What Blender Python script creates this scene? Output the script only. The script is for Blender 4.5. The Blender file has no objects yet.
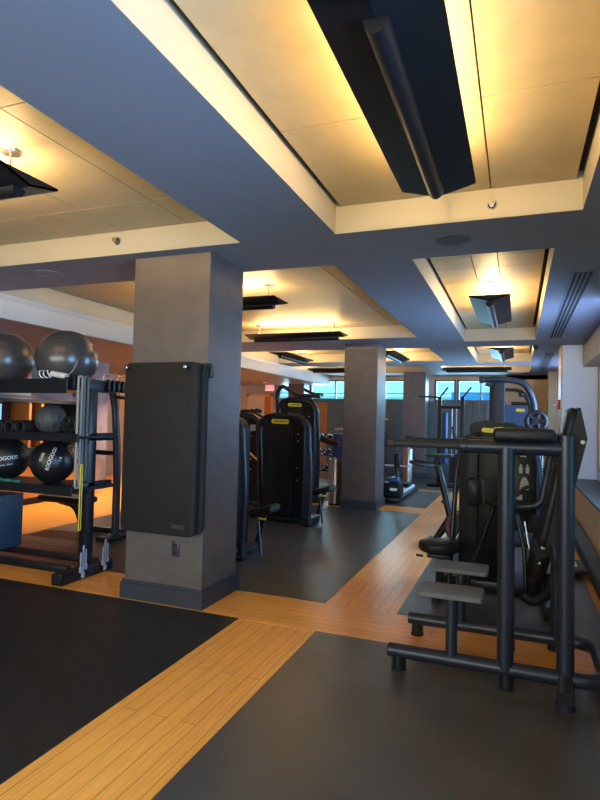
import bpy, bmesh, math, random
from mathutils import Vector, Matrix
random.seed(7)
C = bpy.context.scene.collection
SC = bpy.context.scene
PI = math.pi

# ------------------------------------------------------------------ camera, world, light, exposure
cam = bpy.data.objects.new('camera', bpy.data.cameras.new('camera')); C.objects.link(cam)
_y, _p, _r = math.radians(21.0907), math.radians(1.9076), math.radians(1.3770)
_f = Vector((-math.sin(_y)*math.cos(_p), math.cos(_y)*math.cos(_p), math.sin(_p)))
_ri = Vector((math.cos(_y), math.sin(_y), 0)); _u = _ri.cross(_f)
R3, U3 = math.cos(_r)*_ri + math.sin(_r)*_u, -math.sin(_r)*_ri + math.cos(_r)*_u
cam.matrix_world = Matrix(((R3.x, U3.x, -_f.x, 0), (R3.y, U3.y, -_f.y, 0), (R3.z, U3.z, -_f.z, 1.5), (0, 0, 0, 1)))
cam.data.sensor_width = 36; cam.data.sensor_fit = 'AUTO'; cam.data.lens = 565.3*36/800
cam.data.clip_start = .05; cam.data.clip_end = 300
SC.camera = cam
SC.view_settings.view_transform = 'Standard'; SC.view_settings.look = 'None'
SC.view_settings.gamma = 1; SC.view_settings.use_curve_mapping = False
SC.view_settings.exposure = 0.95

w = bpy.data.worlds.new('world'); SC.world = w; w.use_nodes = True
_bg = w.node_tree.nodes['Background']; _bg.inputs[0].default_value = (.24, .66, .80, 1); _bg.inputs[1].default_value = 1.15

DAY = (.34, .56, 1.0)
WARM = (1.0, .66, .28)
def area(name, loc, direction, sx, sy, power, color, parent=None):
    l = bpy.data.lights.new(name, 'AREA'); l.shape = 'RECTANGLE'; l.size = sx; l.size_y = sy; l.energy = power; l.color = color
    o = bpy.data.objects.new(name, l); C.objects.link(o); o.location = loc
    o.rotation_euler = Vector(direction).to_track_quat('-Z', 'Y').to_euler()
    if parent: o.parent = parent
    return o
# daylight through the windows of the right-hand wall and of the far wall
area('daylight', (1.32, .9, 1.62), (-1, 0, -.12), 1.55, 5.4, 520, DAY)
area('daylight', (1.32, 7.2, 1.62), (-1, .40, -.10), 1.55, 5.3, 420, DAY)
area('daylight', (1.32, 13.0, 1.62), (-1, 0, -.12), 1.55, 4.2, 420, DAY)
area('daylight', (-3.6, 16.42, 2.38), (0, -1, -.1), 6.6, .55, 110, (.5, .8, 1))
# warm fill lamp, added behind the viewer outside a made-up window
area('daylight', (-2.75, -2.72, 1.6), (0, 1, -.05), 6.3, 1.6, 200, (1, .80, .60))
LAMP_W = 44
# ------------------------------------------------------------------ materials
def mat(name, col, rough=.5, metal=0, noise=0, nscale=8, bump=0, bscale=60, emit=None, estr=0, coat=0, spec=.5):
    m = bpy.data.materials.new(name); m.use_nodes = True
    nt = m.node_tree; b = nt.nodes['Principled BSDF']
    c = (*col, 1)
    b.inputs['Base Color'].default_value = c; b.inputs['Roughness'].default_value = rough
    b.inputs['Metallic'].default_value = metal; b.inputs['Coat Weight'].default_value = coat
    b.inputs['Specular IOR Level'].default_value = spec
    tc = nt.nodes.new('ShaderNodeTexCoord')
    if noise:
        n = nt.nodes.new('ShaderNodeTexNoise'); n.inputs['Scale'].default_value = nscale; n.inputs['Detail'].default_value = 6
        r = nt.nodes.new('ShaderNodeValToRGB')
        r.color_ramp.elements[0].position = .3; r.color_ramp.elements[1].position = .7
        r.color_ramp.elements[0].color = (*[x*(1-noise) for x in col], 1); r.color_ramp.elements[1].color = (*[min(1, x*(1+noise)) for x in col], 1)
        nt.links.new(tc.outputs['Object'], n.inputs['Vector']); nt.links.new(n.outputs['Fac'], r.inputs['Fac']); nt.links.new(r.outputs['Color'], b.inputs['Base Color'])
    if bump:
        n2 = nt.nodes.new('ShaderNodeTexNoise'); n2.inputs['Scale'].default_value = bscale; n2.inputs['Detail'].default_value = 4
        bp = nt.nodes.new('ShaderNodeBump'); bp.inputs['Strength'].default_value = bump; bp.inputs['Distance'].default_value = .01
        nt.links.new(tc.outputs['Object'], n2.inputs['Vector']); nt.links.new(n2.outputs['Fac'], bp.inputs['Height']); nt.links.new(bp.outputs['Normal'], b.inputs['Normal'])
    if emit:
        b.inputs['Emission Color'].default_value = (*emit, 1); b.inputs['Emission Strength'].default_value = estr
    return m

def wood_mat(name, c1, c2, gap, length, width, along, rough=.35, grain=14, gapsize=.0025):
    m = bpy.data.materials.new(name); m.use_nodes = True
    nt = m.node_tree; N = nt.nodes.new; L = nt.links.new; b = nt.nodes['Principled BSDF']
    tc = N('ShaderNodeTexCoord'); sx = N('ShaderNodeSeparateXYZ'); cx = N('ShaderNodeCombineXYZ')
    L(tc.outputs['Object'], sx.inputs[0])
    a, c = {'x': ('X', 'Y'), 'y': ('Y', 'X'), 'yz': ('Y', 'Z'), 'zy': ('Z', 'Y'), 'zx': ('Z', 'X')}[along]
    L(sx.outputs[a], cx.inputs[0]); L(sx.outputs[c], cx.inputs[1])
    br = N('ShaderNodeTexBrick'); br.inputs['Scale'].default_value = 1; br.offset = .37; br.offset_frequency = 2
    br.inputs['Brick Width'].default_value = length; br.inputs['Row Height'].default_value = width
    br.inputs['Mortar Size'].default_value = gapsize; br.inputs['Mortar Smooth'].default_value = .1
    br.inputs['Color1'].default_value = (*c1, 1); br.inputs['Color2'].default_value = (*c2, 1); br.inputs['Mortar'].default_value = (*gap, 1)
    L(cx.outputs[0], br.inputs['Vector'])
    mp = N('ShaderNodeMapping'); mp.inputs['Scale'].default_value = (2.2, 95, 1); L(cx.outputs[0], mp.inputs['Vector'])
    n = N('ShaderNodeTexNoise'); n.inputs['Scale'].default_value = 1.6; n.inputs['Detail'].default_value = 5; L(mp.outputs[0], n.inputs['Vector'])
    r = N('ShaderNodeValToRGB'); r.color_ramp.elements[0].position = .35; r.color_ramp.elements[1].position = .68
    r.color_ramp.elements[0].color = (.80, .75, .70, 1); r.color_ramp.elements[1].color = (1.08, 1.07, 1.05, 1)
    L(n.outputs['Fac'], r.inputs['Fac'])
    mx = N('ShaderNodeMix'); mx.data_type = 'RGBA'; mx.blend_type = 'MULTIPLY'; mx.inputs[0].default_value = 1
    L(br.outputs['Color'], mx.inputs[6]); L(r.outputs['Color'], mx.inputs[7]); L(mx.outputs[2], b.inputs['Base Color'])
    b.inputs['Roughness'].default_value = rough
    return m

M = dict(
    wood_y=wood_mat('bamboo_long', (.98, .42, .075), (.90, .36, .06), (.50, .19, .03), 1.5, .085, 'y', rough=.3),
    wood_x=wood_mat('bamboo_cross', (.98, .42, .075), (.90, .36, .06), (.50, .19, .03), 1.5, .085, 'x', rough=.3),
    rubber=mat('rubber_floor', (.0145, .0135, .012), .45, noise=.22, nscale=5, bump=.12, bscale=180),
    rubber_lit=mat('rubber_floor_lit', (.058, .051, .043), .32, noise=.2, nscale=3, bump=.1, bscale=180),  # same rubber, painted paler and browner for the warm light on it
    soffit=mat('soffit_paint', (.205, .207, .25), .7, noise=.02, nscale=2),
    fascia=mat('cream_paint', (.34, .305, .235), .6, noise=.02, nscale=3),
    bulkhead=mat('bulkhead_paint', (.52, .50, .46), .6, noise=.02, nscale=3),
    panel=mat('maple_panel', (.455, .37, .225), .55, noise=.06, nscale=6, bump=.08, bscale=50),
    dark=mat('dark_gap', (.02, .018, .016), .8),
    plaster=mat('column_plaster', (.098, .074, .067), .42, noise=.16, nscale=7, bump=.1, bscale=14, spec=.6),
    base=mat('column_base_paint', (.032, .034, .046), .4, noise=.06),
    wallgrey=mat('wall_paint', (.42, .41, .42), .6, noise=.03, nscale=2),
    wallpale=mat('wall_pale_paint', (.74, .75, .80), .55, noise=.02),
    tan=mat('wall_tan', (.48, .35, .22), .6, noise=.06, nscale=3),
    brownpaint=mat('brown_soffit', (.215, .165, .130), .45, noise=.06, nscale=2),
    teal=mat('teal_panel', (.085, .13, .15), .35, noise=.05),
    orange=wood_mat('orange_veneer', (.52, .20, .05), (.47, .17, .04), (.12, .05, .02), 1.2, .6, 'yz', rough=.4),
    oak=wood_mat('honey_veneer', (.78, .48, .16), (.72, .43, .14), (.25, .14, .05), 1.4, 2.0, 'yz', rough=.4),
    stone=mat('dark_stone', (.03, .034, .04), .4, noise=.3, nscale=40, spec=.3),
    mural=mat('mural_stone', (.22, .17, .18), .5, noise=.45, nscale=2.2),
    black=mat('black_satin', (.012, .012, .014), .35, noise=.1, spec=.22),
    blackm=mat('black_matte', (.014, .014, .015), .6, bump=.15, bscale=220),
    metal=mat('gunmetal_coating', (.019, .024, .040), .33, metal=.3, noise=.08, nscale=30, bump=.05, bscale=400),
    metald=mat('dark_frame_coating', (.010, .011, .014), .36, metal=.3, noise=.1, nscale=30),
    grip=mat('rubber_grip', (.018, .018, .019), .6, bump=.4, bscale=260),
    vinyl=mat('black_vinyl', (.010, .0105, .013), .42, spec=.25, noise=.1, nscale=20, bump=.1, bscale=90),
    cover=mat('machine_cover', (.008, .008, .009), .42, noise=.1, spec=.22),
    cover2=mat('machine_cover_grey', (.020, .021, .024), .45, noise=.08, spec=.22),
    strapgrey=mat('strap_grey', (.26, .29, .35), .5, noise=.05), speaker=mat('speaker_grille', (.11, .11, .135), .7, noise=.03),
    mast=mat('mast_grey', (.075, .08, .095), .45, metal=.2, noise=.05),
    chrome=mat('chrome', (.75, .75, .77), .16, metal=1, noise=.02),
    steel=mat('brushed_steel', (.52, .47, .43), .28, metal=1, noise=.06, nscale=40),
    greytread=mat('grey_tread', (.13, .13, .135), .7, noise=.12, nscale=60, bump=.5, bscale=130),
    ball=mat('ball_rubber', (.055, .051, .050), .27, noise=.06, nscale=4, spec=.7),
    slam=mat('slam_rubber', (.05, .05, .052), .55, noise=.2, nscale=10),
    leather=mat('ball_leather', (.008, .008, .009), .38, noise=.1, bump=.15, bscale=120),
    foam=mat('mat_foam', (.0185, .0165, .0165), .75, spec=.25, noise=.1, nscale=12, bump=.12, bscale=150),
    foamd=mat('mat_foam_mark', (.016, .016, .017), .6, noise=.05),
    white=mat('white_print', (.75, .75, .74), .5, noise=.02),
    cream=mat('pale_print', (.36, .33, .28), .5, noise=.02),
    yellow=mat('yellow_badge', (.80, .62, .02), .4, noise=.03),
    yband=mat('yellow_band', (.75, .60, .06), .5, noise=.05),
    gband=mat('grey_band', (.30, .29, .26), .55, noise=.05),
    dband=mat('slate_band', (.10, .13, .14), .55, noise=.05),
    green=mat('green_band', (.015, .13, .09), .5, noise=.1),
    purple=mat('purple_band', (.13, .10, .30), .5, noise=.1),
    navy=mat('navy_vinyl', (.008, .026, .05), .5, noise=.1, nscale=4),
    bluec=mat('blue_paint_and_light', (.018, .055, .16), .4, noise=.06),  # blue window light put into the cover colour; real blue parts share it
    bluepad=mat('blue_upholstery', (.02, .045, .12), .45, noise=.06),
    wine=mat('dark_red_paint', (.12, .022, .032), .35, noise=.1),
    doorc=mat('cream_door', (.62, .56, .44), .5, noise=.03),
    red=mat('red_enamel', (.6, .03, .03), .4, noise=.03),
    glow=mat('lamp_glow', (1, .9, .7), .5, emit=(1, .78, .42), estr=9),
    downglow=mat('downlight_glow', (1, .9, .7), .5, emit=(1, .80, .5), estr=14),
    exitglow=mat('exit_glow', (.9, .5, .5), .5, emit=(1, .25, .25), estr=.9),
    screen=mat('screen_glow', (.1, .2, .5), .3, emit=(.22, .42, .95), estr=.8),
    facade=mat('pale_facade', (.62, .72, .74), .7, noise=.08, nscale=.6),
    pane_blue=mat('blue_pane_tint', (.03, .30, .85), .6, noise=.05),  # tint for the added box that colours the far panes blue
    bulbwhite=mat('plastic_white', (.62, .62, .60), .5, noise=.02),
)
def glass_mat():
    m = bpy.data.materials.new('window_glass'); m.use_nodes = True
    nt = m.node_tree; nt.nodes.remove(nt.nodes['Principled BSDF'])
    t = nt.nodes.new('ShaderNodeBsdfTransparent'); t.inputs[0].default_value = (.86, .95, .97, 1)
    g = nt.nodes.new('ShaderNodeBsdfGlossy'); g.inputs['Roughness'].default_value = .03
    f = nt.nodes.new('ShaderNodeFresnel'); f.inputs[0].default_value = 1.45
    x = nt.nodes.new('ShaderNodeMixShader')
    nt.links.new(f.outputs[0], x.inputs[0]); nt.links.new(t.outputs[0], x.inputs[1]); nt.links.new(g.outputs[0], x.inputs[2])
    nt.links.new(x.outputs[0], nt.nodes['Material Output'].inputs[0])
    return m
M['glass'] = glass_mat()
def worn(m, lo, hi, scale):
    nt = m.node_tree; b = nt.nodes['Principled BSDF']; tc = nt.nodes.new('ShaderNodeTexCoord')
    n = nt.nodes.new('ShaderNodeTexNoise'); n.inputs['Scale'].default_value = scale; n.inputs['Detail'].default_value = 4
    r = nt.nodes.new('ShaderNodeMapRange'); r.inputs[1].default_value = .2; r.inputs[2].default_value = .8; r.inputs[3].default_value = lo; r.inputs[4].default_value = hi
    nt.links.new(tc.outputs['Object'], n.inputs['Vector']); nt.links.new(n.outputs['Fac'], r.inputs[0]); nt.links.new(r.outputs[0], b.inputs['Roughness'])
worn(M['rubber_lit'], .29, .38, 2.6); worn(M['wood_y'], .27, .34, 3); worn(M['wood_x'], .27, .34, 3)

# ------------------------------------------------------------------ mesh builder
def fillet(pts, rad, n=6):
    pts = [Vector(p) for p in pts]; out = [pts[0]]
    for i in range(1, len(pts)-1):
        a, b, c = pts[i-1], pts[i], pts[i+1]
        d1, d2 = (a-b), (c-b); r = min(rad, d1.length*.48, d2.length*.48)
        p, q = b+d1.normalized()*r, b+d2.normalized()*r
        for k in range(n+1):
            t = k/n; out.append(p*(1-t)**2 + b*2*t*(1-t) + q*t*t)
    return out + [pts[-1]]

class MB:
    def __init__(s, off=(0, 0, 0)): s.bm = bmesh.new(); s.off = Vector(off)
    def _merge(s, tb):
        me = bpy.data.meshes.new('tmp'); tb.to_mesh(me); tb.free(); s.bm.from_mesh(me); bpy.data.meshes.remove(me)
    def box(s, x0, x1, y0, y1, z0, z1, bev=0, seg=2, rot=None, pivot=None):
        tb = bmesh.new(); bmesh.ops.create_cube(tb, size=1)
        c = Vector(((x0+x1)/2, (y0+y1)/2, (z0+z1)/2))
        for v in tb.verts: v.co = Vector((v.co.x*(x1-x0), v.co.y*(y1-y0), v.co.z*(z1-z0)))
        if bev: bmesh.ops.bevel(tb, geom=list(tb.edges), offset=bev, segments=seg, profile=.5, affect='EDGES')
        if rot is not None:
            pv = Vector(pivot)-c if pivot else Vector()
            for v in tb.verts: v.co = rot @ (v.co-pv) + pv
        for v in tb.verts: v.co += c
        s._merge(tb); return s
    def ring_skin(s, rings, cap=True, closed=False):
        vs = [[s.bm.verts.new(p) for p in r] for r in rings]
        n = len(vs[0]); m = len(vs)
        for i in range(m if closed else m-1):
            a, b = vs[i], vs[(i+1) % m]
            for k in range(n): s.bm.faces.new((a[k], a[(k+1) % n], b[(k+1) % n], b[k]))
        if cap and not closed:
            s.bm.faces.new(list(reversed(vs[0]))); s.bm.faces.new(vs[-1])
        return s
    def tube(s, pts, r, n=12, radii=None, closed=False, flat=None):
        pts = [Vector(p) for p in pts]; m = len(pts); rings = []; nrm = None
        for i, p in enumerate(pts):
            if closed: t = (pts[(i+1) % m]-pts[i-1])
            else: t = pts[min(i+1, m-1)]-pts[max(i-1, 0)]
            t.normalize()
            if nrm is None:
                nrm = t.orthogonal().normalized() if flat is None else (Vector(flat)-t*t.dot(Vector(flat))).normalized()
            else: nrm = (nrm - t*nrm.dot(t)).normalized()
            bn = t.cross(nrm); rr = radii[i] if radii else r
            ra, rb = rr if isinstance(rr, tuple) else (rr, rr)
            rings.append([p + nrm*math.cos(2*PI*k/n)*ra + bn*math.sin(2*PI*k/n)*rb for k in range(n)])
        return s.ring_skin(rings, closed=closed)
    def cyl(s, p0, p1, r, n=20, r2=None, ch=0):
        p0, p1 = Vector(p0), Vector(p1); r2 = r if r2 is None else r2
        if ch:
            d = (p1-p0).normalized()
            return s.tube([p0, p0+d*ch, p1-d*ch, p1], r, n, radii=[r-ch, r, r2, r2-ch])
        return s.tube([p0, p1], r, n, radii=[r, r2])
    def torus(s, c, axis, R, r, n=28, m=10):
        c = Vector(c); ax = Vector(axis).normalized(); u = ax.orthogonal().normalized(); v = ax.cross(u)
        return s.tube([c+u*math.cos(2*PI*k/n)*R+v*math.sin(2*PI*k/n)*R for k in range(n)], r, m, closed=True)
    def prism(s, poly, axis, a, b):
        def P(u, v, t): return {'x': (t, u, v), 'y': (u, t, v), 'z': (u, v, t)}[axis]
        return s.ring_skin([[Vector(P(u, v, a)) for u, v in poly], [Vector(P(u, v, b)) for u, v in poly]])
    def rprism(s, poly, axis, a, b, rad=.03, n=4, ch=0):
        pts = []; k = len(poly)
        for i in range(k):
            A, B, D = Vector((*poly[i-1], 0)), Vector((*poly[i], 0)), Vector((*poly[(i+1) % k], 0))
            f = fillet([A, B, D], rad, n)[1:-1]; pts += [(q.x, q.y) for q in f]
        if not ch: return s.prism(pts, axis, a, b)
        cx = sum(p[0] for p in pts)/len(pts); cy = sum(p[1] for p in pts)/len(pts)
        hx = max(abs(p[0]-cx) for p in pts); hy = max(abs(p[1]-cy) for p in pts)
        sm = [(cx+(x-cx)*(1-ch/hx), cy+(y-cy)*(1-ch/hy)) for x, y in pts]
        def P(u, v, t): return Vector({'x': (t, u, v), 'y': (u, t, v), 'z': (u, v, t)}[axis])
        sg = 1 if b > a else -1
        return s.ring_skin([[P(u, v, a) for u, v in sm], [P(u, v, a+sg*ch) for u, v in pts], [P(u, v, b-sg*ch) for u, v in pts], [P(u, v, b) for u, v in sm]])
    def sphere(s, c, r, sc=(1, 1, 1), u=40, v=24):
        tb = bmesh.new(); bmesh.ops.create_uvsphere(tb, u_segments=u, v_segments=v, radius=r)
        for q in tb.verts: q.co = Vector((q.co.x*sc[0], q.co.y*sc[1], q.co.z*sc[2])) + Vector(c)
        s._merge(tb); return s
    def lathe(s, prof, c=(0, 0, 0), n=28):
        c = Vector(c)
        return s.ring_skin([[c+Vector((r*math.cos(2*PI*k/n), r*math.sin(2*PI*k/n), z)) for k in range(n)] for r, z in prof])
    def quad(s, *p): s.bm.faces.new([s.bm.verts.new(q) for q in p]); return s
    def build(s, name, m, parent=None, smooth=True, ang=38, normals=True):
        for v in s.bm.verts: v.co -= s.off
        if normals: bmesh.ops.recalc_face_normals(s.bm, faces=s.bm.faces)
        me = bpy.data.meshes.new(name); s.bm.to_mesh(me); s.bm.free()
        if smooth:
            me.polygons.foreach_set('use_smooth', [True]*len(me.polygons)); me.set_sharp_from_angle(angle=math.radians(ang))
        me.materials.append(m if not isinstance(m, str) else M[m])
        o = bpy.data.objects.new(name, me); C.objects.link(o)
        if parent: o.parent = parent
        elif s.off.length: o.location = s.off
        return o

def tag(o, label, cat, group=None, kind=None):
    o['label'] = label; o['category'] = cat
    if group: o['group'] = group
    if kind: o['kind'] = kind
    return o
def thing(name, label, cat, loc, rz=0, group=None):
    o = bpy.data.objects.new(name, None); C.objects.link(o); o.location = loc; o.rotation_euler = (0, 0, rz); o.empty_display_size = .1
    return tag(o, label, cat, group)
def struct(o): o['kind'] = 'structure'; return o
def dup(root, loc, rz=None, label=None):
    r = root.copy(); C.objects.link(r); r.location = loc
    if rz is not None: r.rotation_euler = (0, 0, rz)
    if label: r['label'] = label
    for ch in list(root.children):
        c = ch.copy(); C.objects.link(c); c.parent = r
        for g in list(ch.children):
            d = g.copy(); C.objects.link(d); d.parent = c
    return r
def text_mesh(txt, size, fn, name, m, parent, depth=0):
    cu = bpy.data.curves.new('txt', 'FONT'); cu.body = txt; cu.size = size; cu.align_x = 'CENTER'; cu.align_y = 'CENTER'
    o = bpy.data.objects.new('txt', cu); C.objects.link(o)
    dg = bpy.context.evaluated_depsgraph_get(); me = bpy.data.meshes.new_from_object(o.evaluated_get(dg))
    bpy.data.objects.remove(o); bpy.data.curves.remove(cu)
    b = MB(); bm = b.bm; bm.from_mesh(me); bpy.data.meshes.remove(me)
    for v in bm.verts: v.co = fn(v.co.x, v.co.y)
    return b.build(name, m, parent, smooth=False)
def disc_on(bld, c, axis, r, t=.004, n=20):
    c = Vector(c); a = Vector(axis).normalized(); return bld.cyl(c, c+a*t, r, n)

# ------------------------------------------------------------------ ROOM SHELL
HS, HP = 2.814, 3.01
XL, XR, YB, YF = -10.0, 1.2, -2.6, 16.3
floor = struct(MB().box(XL-.2, XR+.2, YB-.2, YF+.2, -.1, 0).build('floor', 'wood_y', smooth=False))
for (y0, y1) in ((3.83, 4.443), (9.35, 10.0), (12.42, 12.62)):
    b = MB().box(-5.65, .66, y0, y1, 0, .0015); o = b.build('cross_strip', 'wood_x', floor, smooth=False)
def rub(x0, x1, y0, y1, label, m='rubber'):
    o = MB(((x0+x1)/2, (y0+y1)/2, 0)).box(x0, x1, y0, y1, .0, .006, bev=.0015, seg=1).build('rubber_floor_mat', m, smooth=False)
    tag(o, label, 'floor mat', 'rubber mats inlaid in the wood floor')
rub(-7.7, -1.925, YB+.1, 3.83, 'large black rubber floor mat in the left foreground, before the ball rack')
rub(-1.316, .62, YB+.1, 3.83, 'lit-toned rubber floor mat in the right foreground, under the knee raise tower', 'rubber_lit')
rub(-5.65, -1.454, 4.443, 9.35, 'lit-toned rubber floor mat in the aisle behind the nearest column, under the weight machines', 'rubber_lit')
rub(-.863, .62, 4.443, 9.35, 'lit-toned rubber floor mat along the window cabinet behind the knee raise tower', 'rubber_lit')
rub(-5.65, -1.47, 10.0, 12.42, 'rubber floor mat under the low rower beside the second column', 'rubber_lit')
rub(-.863, .62, 10.0, 12.42, 'rubber floor mat beneath the blue-lit machine by the pale window pier', 'rubber_lit')
rub(-5.65, .62, 12.62, 16.1, 'rubber floor mat at the far end beneath the pull-up rig', 'rubber_lit')

# ceiling : soffit with raised coffers
COF = [(-1.222, .358, -1.0, 3.788), (-5.35, -1.959, -1.0, 3.766), (-5.35, -1.473, 4.539, 8.85), (-.814, .243, 4.551, 9.454),
       (-.835, .25, 10.15, 12.87), (-5.35, -1.485, 10.15, 12.4), (-1.72, .27, 13.5, 15.3), (-5.35, -2.1, 13.2, 15.4)]
xs = sorted({-5.35, XR+.1, *[c[0] for c in COF], *[c[1] for c in COF]}); ys = sorted({YB-.1, YF+.1, *[c[2] for c in COF], *[c[3] for c in COF]})
b = MB()
for i in range(len(xs)-1):
    for j in range(len(ys)-1):
        mx, my = (xs[i]+xs[i+1])/2, (ys[j]+ys[j+1])/2
        if any(c[0] < mx < c[1] and c[2] < my < c[3] for c in COF): continue
        b.quad((xs[i], ys[j], HS), (xs[i], ys[j+1], HS), (xs[i+1], ys[j+1], HS), (xs[i+1], ys[j], HS))
bmesh.ops.remove_doubles(b.bm, verts=b.bm.verts, dist=1e-5)
ceiling = struct(b.build('ceiling', 'soffit', smooth=False, normals=False))
MB().box(XL-.2, XR+.2, YB-.2, YF+.2, 3.10, 3.2).build('roof_slab', 'dark', ceiling, smooth=False)
SEAMS = {0: ([-.61, -.175], [-.2, 1.0, 2.69]), 1: ([-4.2, -3.05, -2.42], [.3, 2.03, 3.27]), 2: ([-4.1, -2.95, -1.83], [5.9, 7.2, 8.45]),
         3: ([-.413, -.185], [5.30, 5.70, 6.25, 7.6]), 4: ([-.4, -.18], [11.5]), 5: ([-4, -2.7], [11.3]), 6: ([-1.0, -.4], [14.4]), 7: ([-4, -2.9], [14.3])}
for k, (x0, x1, y0, y1) in enumerate(COF):
    b = MB(); t = .03
    b.box(x0-t, x0, y0-t, y1+t, HS+.003, HP+.08); b.box(x1, x1+t, y0-t, y1+t, HS+.003, HP+.08)
    b.box(x0, x1, y0-t, y0, HS+.003, HP+.08); b.box(x0, x1, y1, y1+t, HS+.003, HP+.08)
    b.build('coffer_fascia', 'fascia', ceiling, smooth=False)
    MB().box(x0, x1, y0, y1, HP+.05, HP+.08).build('coffer_void', 'dark', ceiling, smooth=False)
    sx, sy = SEAMS[k]; gx = [x0+.035] + sx + [x1-.035]; gy = [y0+.003] + sy + [y1-.003]; b = MB(); g = .004
    for i in range(len(gx)-1):
        for j in range(len(gy)-1):
            if k == 0 and i == 1: pass
            b.box(gx[i]+g, gx[i+1]-g, gy[j]+g, gy[j+1]-g, HP, HP+.02)
    b.build('coffer_panel', 'panel', ceiling, smooth=False)

# lowered bulkhead and wood soffit of the left alcove
MB().box(-5.40, -5.30, YB-.1, YF+.1, 2.53, 2.735, bev=.004, seg=1).build('bulkhead', 'bulkhead', ceiling, smooth=False)
MB().box(-5.45, -5.36, YB-.1, YF+.1, 2.72, 2.83).build('cove', 'wallgrey', ceiling, smooth=False)
MB().box(XL-.1, -5.36, YB-.1, YF+.1, 2.53, 2.60).build('alcove_soffit', 'brownpaint', ceiling, smooth=False)

# walls
b = MB(); b.box(XL-.2, XR+.2, YB-.2, YB, 0, .8); b.box(XL-.2, XR+.2, YB-.2, YB, 2.42, 3.1); b.box(XL-.2, -6, YB-.2, YB, .8, 2.42); b.box(.5, XR+.2, YB-.2, YB, .8, 2.42)
struct(b.build('wall_back', 'wallgrey', smooth=False))
r = bpy.data.objects.new('window_9', None); C.objects.link(r); struct(r)  # made-up window, added to go with the warm fill lamp
b = MB(); b.box(-6, .5, YB-.1, YB+.02, .8, .86); b.box(-6, .5, YB-.1, YB+.02, 2.36, 2.42)
for k in range(5): b.box(-6+k*1.61, -5.94+k*1.61, YB-.1, YB+.02, .8, 2.42)
b.build('window_frame', 'oak', r, smooth=False)
MB().box(-6, .5, YB-.05, YB-.044, .86, 2.36).build('pane', 'glass', r, smooth=False)
wl = struct(MB().box(-8.0, -7.8, YB, 9.35, 0, 2.6).build('wall_left', 'mural', smooth=False))
struct(MB().box(XL-.2, XL+.4, 9.35, YF, 0, 2.6).build('wall_left', 'tan', smooth=False))
struct(MB().box(XL, -7.82, 9.2, 9.352, 0, 2.6).build('wall_left', 'tan', smooth=False))
struct(MB().box(-9.6, -9.56, 11.9, 12.2, 0, 2.53).build('trim_1', 'oak', smooth=False))
# far wall with clerestory
WZ0, WZ1 = 2.085, 2.70
wf = struct(MB().box(-7.05, -.30, YF, YF+.15, 0, WZ0).build('wall_far', 'teal', smooth=False))
b = MB(); b.box(-7.05, XR+.2, YF, YF+.15, WZ1, 3.1); struct(b.build('wall_far', 'tan', smooth=False))
struct(MB().box(-.30, XR+.2, YF, YF+.15, 0, 3.1).build('wall_far', 'tan', smooth=False))
struct(MB().box(XL-.2, -7.05, YF, YF+.15, 0, 3.1).build('wall_far', 'wallgrey', smooth=False))
wdw = [(-7.0, -6.45), (-5.95, -4.35), (-4.3, -2.95), (-2.2, -1.62), (-1.58, -.32)]
for i, (x0, x1) in enumerate(wdw):
    r = thing('window_%d' % (i+1), 'clerestory', 'window', (0, 0, 0)); del r['label']; del r['category']; struct(r)
    b = MB(); f = .05
    b.box(x0, x1, YF-.02, YF+.1, WZ0, WZ0+f); b.box(x0, x1, YF-.02, YF+.1, WZ1-f, WZ1)
    b.box(x0, x0+f, YF-.02, YF+.1, WZ0, WZ1); b.box(x1-f, x1, YF-.02, YF+.1, WZ0, WZ1)
    if x1-x0 > 1.0: b.box((x0+x1)/2-.02, (x0+x1)/2+.02, YF, YF+.08, WZ0, WZ1)
    b.box(x0, x1, YF+.03, YF+.06, WZ0+.2, WZ0+.225)
    b.build('window_frame', 'teal', r, smooth=False)
    MB().box(x0+f, x1-f, YF+.04, YF+.046, WZ0+f, WZ1-f).build('pane', 'glass', r, smooth=False)
# posts of wall between panes
b = MB()
for x0, x1 in ((-7.05, -7.0), (-6.45, -5.95), (-4.35, -4.3), (-2.95, -2.2), (-1.62, -1.58), (-.32, -.30)): b.box(x0, x1, YF, YF+.15, WZ0, WZ1)
struct(b.build('wall_far', 'wallgrey', smooth=False))
struct(MB().box(-5.95, -5.4, YF-.03, YF, 0, 2.02).build('trim_2', 'orange', smooth=False))
# door on the far wall
d = thing('door_1', 'd', 'd', (-7.6, YF, 0)); del d['label']; del d['category']; struct(d)
b = MB((-7.6, YF, 0)); b.box(-8.12, -8.04, YF-.03, YF, 0, 2.26); b.box(-7.26, -7.18, YF-.03, YF, 0, 2.26); b.box(-8.12, -7.18, YF-.03, YF, 2.18, 2.26); b.build('door_frame', 'oak', d, smooth=False)
MB((-7.6, YF, 0)).box(-8.04, -7.48, YF-.02, YF-.002, 0, 2.18).build('door_leaf', 'doorc', d, smooth=False)
MB((-7.6, YF, 0)).box(-7.48, -7.26, YF-.022, YF-.002, 0, 2.18).build('side_panel', 'orange', d, smooth=False)
MB((-7.6, YF, 0)).cyl((-7.55, YF-.02, 1.0), (-7.55, YF-.07, 1.0), .015).build('door_handle', 'chrome', d)
# outside
struct(MB().box(-16, 4, 24, 26, -2, 2.55).build('wall_outside', 'facade', smooth=False))
struct(MB().box(-2.3, 1.5, 21.5, 22, 1.0, 2.62).build('wall_outside', 'pane_blue', smooth=False))  # added blue box standing in for the blue reflection in the panes
b = MB()
for k in range(7): b.box(-16, 4, 23.9, 24, .4+k*.32, .46+k*.32)
struct(b.build('trim_3', 'wallgrey', smooth=False))

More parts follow.
